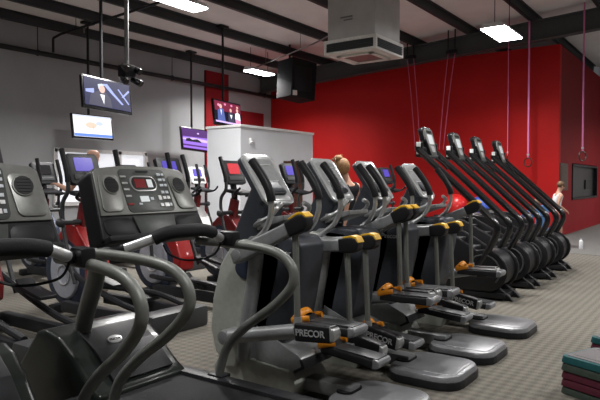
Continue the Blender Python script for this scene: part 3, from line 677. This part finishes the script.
L3 = [(5.35, 'back row cross trainer beyond the violet screen at far left', 1, 'navy', 'black_gloss', 'dark'),
      (7.0, 'back row cross trainer showing between the grips left of centre', -1, 'navy', 'black_gloss', 'dark'),
      (8.7, 'white console cross trainer with a small blue screen, in the back row before the office', 1, 'console_white', 'scr_blue', 'console_white')]
for x, lb, ph, sh, sc_, bz in L3:
    cross_trainer((x, 8.95, 0), lb, G3, ph, sh, sc_, bz)

# ------------------------------------------------------------------ aerobic steps
def step(loc, rz, label, body, w=.42, l=.74, h=.048, topmat=False):
    t = thing('aerobic_step', label, 'step', loc, rz, 'aerobic steps stacked at the right edge')
    MB().prism([(u+w/2, v-l/2) for u, v in rrect(w, l, .05)], 0, h, .014, 2, axis='z', inset=.03).build('platform', M[body], t)
    MB().prism([(u+w/2, v-l/2) for u, v in rrect(w-.07, l-.07, .03)], h-.002, h+.004, axis='z').build('top_mat', M['mat_gray'], t)
    for s in (.08, w-.08):
        MB().box((s, -l/2, h+.0042), (.008, l-.14, .002)).build('mat_groove', M['dark_gray'], t, smooth=False)
    return t
cols = ['moss', 'maroon', 'maroon', 'moss', 'teal']
nm = ['dark green step at the bottom of the front stack', 'lower of two maroon steps, second from the bottom of the front stack', 'upper maroon step in the middle of the front stack', 'dark green step just under the teal one in the front stack', 'teal step with grey top mat, topmost of the front stack']
z = 0.
for i in range(5):
    step((4.40+random.uniform(-.006, .006), .94, z), R(-24), nm[i], cols[i]); z += .0535
z = 0.
for i in range(5):
    step((5.07, .87, z), R(-24), ['bottom', 'second lowest', 'middle', 'second highest', 'teal topmost'][i]+' step of the stack behind, at the right edge', ['moss', 'maroon', 'moss', 'maroon', 'teal'][i], w=.42); z += .0535

# ------------------------------------------------------------------ rings and straps
def gym_ring(y, zr, label, ang):
    x = 16.25; zb = zc(y)-.02
    t = thing('gym_ring', label, 'gymnastic ring', (x, y, zr), ang, 'gymnastic rings on pink straps')
    MB().ring((0, 0, 0), .115, .017, 'y', 24, 8).build('ring', M['ring'], t)
    MB().box((0, 0, (zb-zr+.12)/2), (.045, .012, zb-zr-.12)).build('strap', M['strap_pink'], t, smooth=False)
    MB().box((0, 0, .2), (.06, .03, .05), bev=.006).build('buckle', M['silver'], t)
gym_ring(4.80, 2.06, 'gymnastic ring on a pink strap, left of the pair over the climbers', R(20))
gym_ring(4.27, 1.99, 'gymnastic ring on a pink strap, middle one before the red wall', R(70))
gym_ring(2.96, 2.12, 'gymnastic ring on a pink strap at the far right', R(-35))
def band(y0, y1, y2, label):
    t = thing('exercise_band', label, 'exercise band', (16.2, y0, 5.0), 0, 'hanging exercise bands')
    MB().box((0, 0, .12), (.12, .3, .1), bev=.02).build('clamp', M['black'], t)
    MB().box((0, .1, .5), (.03, .03, .7)).box((0, -.1, .5), (.03, .03, .7)).build('hanger', M['pipe'], t)
    for a, b in ((.1, y1-y0), (-.1, y2-y0)):
        MB().tube([(0, a, .08), (.02, (a+b)/2, -1.1), (0.05, b, -2.6)], .011, 6, 3).build('band', M['strap_red'], t)
band(6.35, 6.72, 6.60, 'pink exercise bands hung from the beam, left of the bright light')
band(7.6, 7.45, 7.3, 'faint pink exercise bands hung from the beam, just right of the air unit')

# ------------------------------------------------------------------ balls, roll, bottle
t = thing('ball_rack', 'low black rack holding balls by the red wall', 'rack', (15.5, 5.65, 0))
for dx in (-.22, .22):
    MB().tube([(dx, -.8, .58), (dx, .8, .58)], .02, 8, 0).build('rail', M['black'], t)
for dx in (-.22, .22):
    for dy in (-.75, .75): MB().tube([(dx, dy, 0), (dx, dy, .58)], .02, 8, 0).build('leg', M['black'], t)
b = MB().ball((0, 0, 0), .32, 28).ring((0, 0, 0), .321, .004, 'z', 32, 6).build('exercise_ball', M['ball_red'], loc=(15.5, 5.95, .84)); tag(b, 'shiny red exercise ball behind the first stair climber', 'ball')
b = MB().ball((0, 0, 0), .29, 28).ring((0, 0, 0), .291, .004, 'z', 32, 6).build('exercise_ball', M['ball_blue'], loc=(15.5, 5.28, .81)); tag(b, 'blue exercise ball just right of the red one', 'ball')
t = thing('rolled_mat', 'upright blue roll standing behind the last stair climbers', 'mat', (13.2, 3.17, 0))
MB().cyl((0, 0, .006), (0, 0, .98), .13, n=20, bev=.015).build('roll', M['mat_blue'], t)
MB().ring((0, 0, .3), .131, .01, 'z', 20, 6).ring((0, 0, .75), .131, .01, 'z', 20, 6).build('tie', M['cloth_navy'], t)
t = thing('water_bottle', 'small white bottle standing on the floor near the right wall', 'bottle', (14.29, 2.61, .006))
MB().cyl((0, 0, 0), (0, 0, .17), .042, bev=.008).cyl((0, 0, .165), (0, 0, .205), .04, .02).build('body', M['bottle'], t)
MB().cyl((0, 0, .2), (0, 0, .235), .022).build('cap', M['oval_silver'], t)

# ------------------------------------------------------------------ people
def skin(name, chains, m, parent, sub=2):
    """chains: list of lists of (point, radius); points closer than 1 mm are merged; first point is the root"""
    verts, rad, edges, idx = [], [], [], {}
    for ch in chains:
        prev = None
        for p, r in ch:
            key = tuple(round(v, 3) for v in p)
            if key not in idx: idx[key] = len(verts); verts.append(p); rad.append(r)
            k = idx[key]
            if prev is not None and prev != k: edges.append((prev, k))
            prev = k
    me = bpy.data.meshes.new('t'); me.from_pydata(verts, edges, [])
    o = bpy.data.objects.new('t', me); COL.objects.link(o)
    md = o.modifiers.new('s', 'SKIN'); md.use_smooth_shade = True
    for i, v in enumerate(me.skin_vertices[0].data):
        r = rad[i]; v.radius = (r, r) if isinstance(r, (int, float)) else r; v.use_root = (i == 0)
    o.modifiers.new('d', 'SUBSURF').levels = sub
    bpy.context.view_layer.update()
    out = bpy.data.meshes.new_from_object(o.evaluated_get(bpy.context.evaluated_depsgraph_get()))
    bpy.data.objects.remove(o)
    out.materials.clear(); out.materials.append(m)
    for p in out.polygons: p.use_smooth = True
    ob = bpy.data.objects.new(name, out); COL.objects.link(ob); ob.parent = parent
    return ob
def lerp(a, b, f): return tuple(a[i]+(b[i]-a[i])*f for i in range(3))
def person(loc, rz, label, J, shirt, shorts, hair, bun=False, sleeves=.0, short_f=.55, sc=1., shoes=True):
    t = thing('person', label, 'person', loc, rz); t.scale = (sc, sc, sc)
    pel, chest, neck, head = J['pelvis'], J['chest'], J['neck'], J['head']
    mid = lerp(pel, chest, .5)
    hd = Vector(head)-Vector(neck); hu = hd.normalized(); fw = Vector(J.get('face', (0, 1, 0))); fw = (fw-hu*fw.dot(hu)).normalized(); side = fw.cross(hu)
    H = Vector(head)
    ch = [[(pel, (.125, .1)), (mid, (.12, .095)), (chest, (.145, .105)), (neck, .052), (tuple(H-hu*.055+fw*.005), (.066, .076)), (tuple(H+hu*.01), (.078, .092)), (tuple(H+hu*.075-fw*.01), (.066, .078))]]
    for s in ('l', 'r'):
        sh, el, wr = J['sh_'+s], J['el_'+s], J['wr_'+s]; hp, kn, an, toe = J['hip_'+s], J['kn_'+s], J['an_'+s], J['toe_'+s]
        ch.append([(chest, (.145, .105)), (sh, .058), (lerp(sh, el, .5), .046), (el, .039), (lerp(el, wr, .35), .038), (wr, .027)])
        d = (Vector(wr)-Vector(el)).normalized(); sd = d.cross(Vector((0, 1, .2)))
        sd = sd.normalized() if sd.length > .1 else Vector((1, 0, 0)); cur = d.cross(sd).normalized()
        palm = Vector(wr)+d*.06
        ch.append([(wr, .027), (tuple(palm), (.034, .018))])
        for q, ln in ((-.027, .062), (-.009, .075), (.009, .07), (.027, .055)):
            a = palm+d*.035+sd*q; b_ = a+d*ln*.5+cur*.008; c_ = b_+d*ln*.4+cur*.022
            ch.append([(tuple(palm), (.034, .018)), (tuple(a), .0095), (tuple(b_), .0088), (tuple(c_), .0075)])
        a = Vector(wr)+d*.03+sd*.035; ch.append([(tuple(palm), (.034, .018)), (tuple(a), .011), (tuple(a+d*.045+sd*.02), .009)])
        ch.append([(pel, (.125, .1)), (hp, .088), (lerp(hp, kn, .5), .072), (kn, .052), (lerp(kn, an, .35), .054), (an, .036), (lerp(an, toe, .6), (.042, .034)), (toe, (.04, .024))])
    body = skin('body', ch, M['skin'], t)
    # face
    f = MB()
    for s in (-1, 1): f.ball(tuple(H+fw*.083+side*s*.032+hu*.012), .011, 10)
    f.build('eyes', M['eye'], body)
    MB().ball(tuple(H+fw*.096-hu*.012), (.014, .018, .02), 10).build('nose', M['skin'], body)
    MB().ball(tuple(H+fw*.078-hu*.058), (.024, .01, .007), 10).build('mouth', M['cloth_red'], body)
    e = MB()
    for s in (-1, 1): e.ball(tuple(H+side*s*.08), (.012, .02, .032), 10)
    e.build('ears', M['skin'], body)
    if hair:
        hm = MB().ball(tuple(H+hu*.035-fw*.022), (.096, .1, .1), 18)
        if bun:
            hm.ball(tuple(H+hu*.02-fw*.05), (.105, .085, .11), 16).ball(tuple(H+hu*.125-fw*.045), (.062, .06, .052), 14)
            for k in range(7):
                a = k*.9; hm.tube([tuple(H+hu*.12-fw*.03), tuple(H+hu*.15-fw*.03+side*.05*math.cos(a)+fw*.05*math.sin(a)), tuple(H+hu*(.15+.02*math.sin(k))-fw*.03+side*.085*math.cos(a)+fw*.08*math.sin(a))], (.012, .004), 6, 4)
        hm.build('hair', M[hair], t)
    if shirt:
        c2 = [[(lerp(pel, chest, .12), (.142, .116)), (mid, (.133, .108)), (chest, (.158, .118)), (lerp(chest, neck, .75), (.082, .075))]]
        for s in ('l', 'r'):
            sh, el = J['sh_'+s], J['el_'+s]
            c2.append([(chest, (.158, .118)), (sh, .068)]+([(lerp(sh, el, sleeves), .058)] if sleeves else []))
        skin('shirt', c2, M[shirt], t)
    if shorts:
        c3 = [[(lerp(pel, chest, .15), (.138, .112)), (pel, (.142, .116))]]
        for s in ('l', 'r'):
            hp, kn = J['hip_'+s], J['kn_'+s]
            c3.append([(pel, (.142, .116)), (hp, .1), (lerp(hp, kn, short_f*.6), .088), (lerp(hp, kn, short_f), .082)])
        skin('shorts', c3, M[shorts], t)
    if shoes:
        for s in ('l', 'r'):
            an, toe = J['an_'+s], J['toe_'+s]; c = lerp(an, toe, .45)
            a = math.atan2(toe[1]-an[1], toe[0]-an[0])
            MB().box((c[0], c[1], min(an[2], toe[2])-.0), (.27, .1, .08), (0, 0, a), bev=.03, seg=3).build('shoe', M['shoe'], t)
    return t
def stand(**kw):
    J = dict(pelvis=(0, 0, .96), chest=(0, 0, 1.28), neck=(0, -.005, 1.49), head=(0, .02, 1.635), face=(0, 1, 0),
             sh_l=(-.185, 0, 1.40), el_l=(-.24, -.02, 1.12), wr_l=(-.25, .06, .88), sh_r=(.185, 0, 1.40), el_r=(.24, -.02, 1.12), wr_r=(.25, .06, .88),
             hip_l=(-.095, 0, .88), kn_l=(-.105, .03, .5), an_l=(-.105, 0, .085), toe_l=(-.115, .16, .04), hip_r=(.095, 0, .88), kn_r=(.105, .03, .5), an_r=(.105, 0, .085), toe_r=(.115, .16, .04))
    J.update(kw); return J
# person walking at the right, leaning forward
person((14.38, 3.16, .006), R(215), 'person in a white tank top and red shorts walking by the red wall corner', stand(
    chest=(0, .05, 1.28), neck=(0, .08, 1.48), head=(0, .13, 1.615), face=(0, 1, -.25),
    sh_l=(-.18, .06, 1.39), el_l=(-.23, .14, 1.12), wr_l=(-.2, .32, .98), sh_r=(.18, .06, 1.39), el_r=(.23, -.04, 1.13), wr_r=(.24, .06, .89),
    kn_l=(-.1, .18, .5), an_l=(-.1, .14, .085), toe_l=(-.1, .30, .04), kn_r=(.1, -.02, .5), an_r=(.1, -.26, .12), toe_r=(.11, -.12, .045)),
    'cloth_white', 'cloth_red', 'hair_brown', sc=.85)
# person bending behind the climbers
person((13.9, 3.75, .006), R(160), 'person in a blue shirt crouching behind the stair climbers', stand(
    pelvis=(0, -.1, .42), chest=(0, .12, .68), neck=(0, .24, .84), head=(0, .32, .95), face=(0, .8, -.6),
    sh_l=(-.18, .15, .79), el_l=(-.25, .3, .58), wr_l=(-.2, .48, .45), sh_r=(.18, .15, .79), el_r=(.25, .3, .58), wr_r=(.2, .48, .45),
    hip_l=(-.1, -.08, .38), kn_l=(-.16, .32, .5), an_l=(-.14, .1, .085), toe_l=(-.15, .26, .04), hip_r=(.1, -.08, .38), kn_r=(.16, .32, .5), an_r=(.14, .1, .085), toe_r=(.15, .26, .04)),
    'cloth_blue', 'cloth_navy', 'hair_brown', sleeves=.6)
person((6.62, 3.98, 0), R(-10), 'person with a messy blond bun and black top standing in the aisle, seen from behind', stand(
    neck=(-.03, -.005, 1.47), head=(-.09, .03, 1.60), el_l=(-.24, .1, 1.14), wr_l=(-.2, .34, 1.1), el_r=(.25, .08, 1.14), wr_r=(.2, .33, 1.12)), 'cloth_black', 'cloth_black', 'hair_blond', bun=True, short_f=.9, sc=1.02)
person((4.84, 6.75, .0), 0, 'person in navy shirt and black shorts standing behind the violet screen at left', stand(
    pelvis=(0, 0, 1.06), chest=(0, .02, 1.38), neck=(0, .02, 1.60), head=(0, .03, 1.74),
    sh_l=(-.19, .02, 1.52), el_l=(-.27, .14, 1.30), wr_l=(-.27, .34, 1.36), sh_r=(.19, .02, 1.52), el_r=(.27, .0, 1.25), wr_r=(.26, .2, 1.12),
    hip_l=(-.1, 0, .98), kn_l=(-.11, .04, .56), an_l=(-.11, 0, .1), toe_l=(-.12, .16, .05), hip_r=(.1, 0, .98), kn_r=(.11, .02, .56), an_r=(.11, 0, .1), toe_r=(.12, .16, .05)),
    'cloth_navy', 'cloth_black', None, sleeves=.7, short_f=.75, sc=1.04)

# ------------------------------------------------------------------ world and view
w = bpy.data.worlds.new('world'); SC.world = w; w.use_nodes = True
w.node_tree.nodes['Background'].inputs[0].default_value = (.5, .5, .52, 1); w.node_tree.nodes['Background'].inputs[1].default_value = .14
SC.view_settings.view_transform = 'Standard'; SC.view_settings.look = 'None'; SC.view_settings.gamma = 1; SC.view_settings.use_curve_mapping = False
SC.view_settings.exposure = 0.0
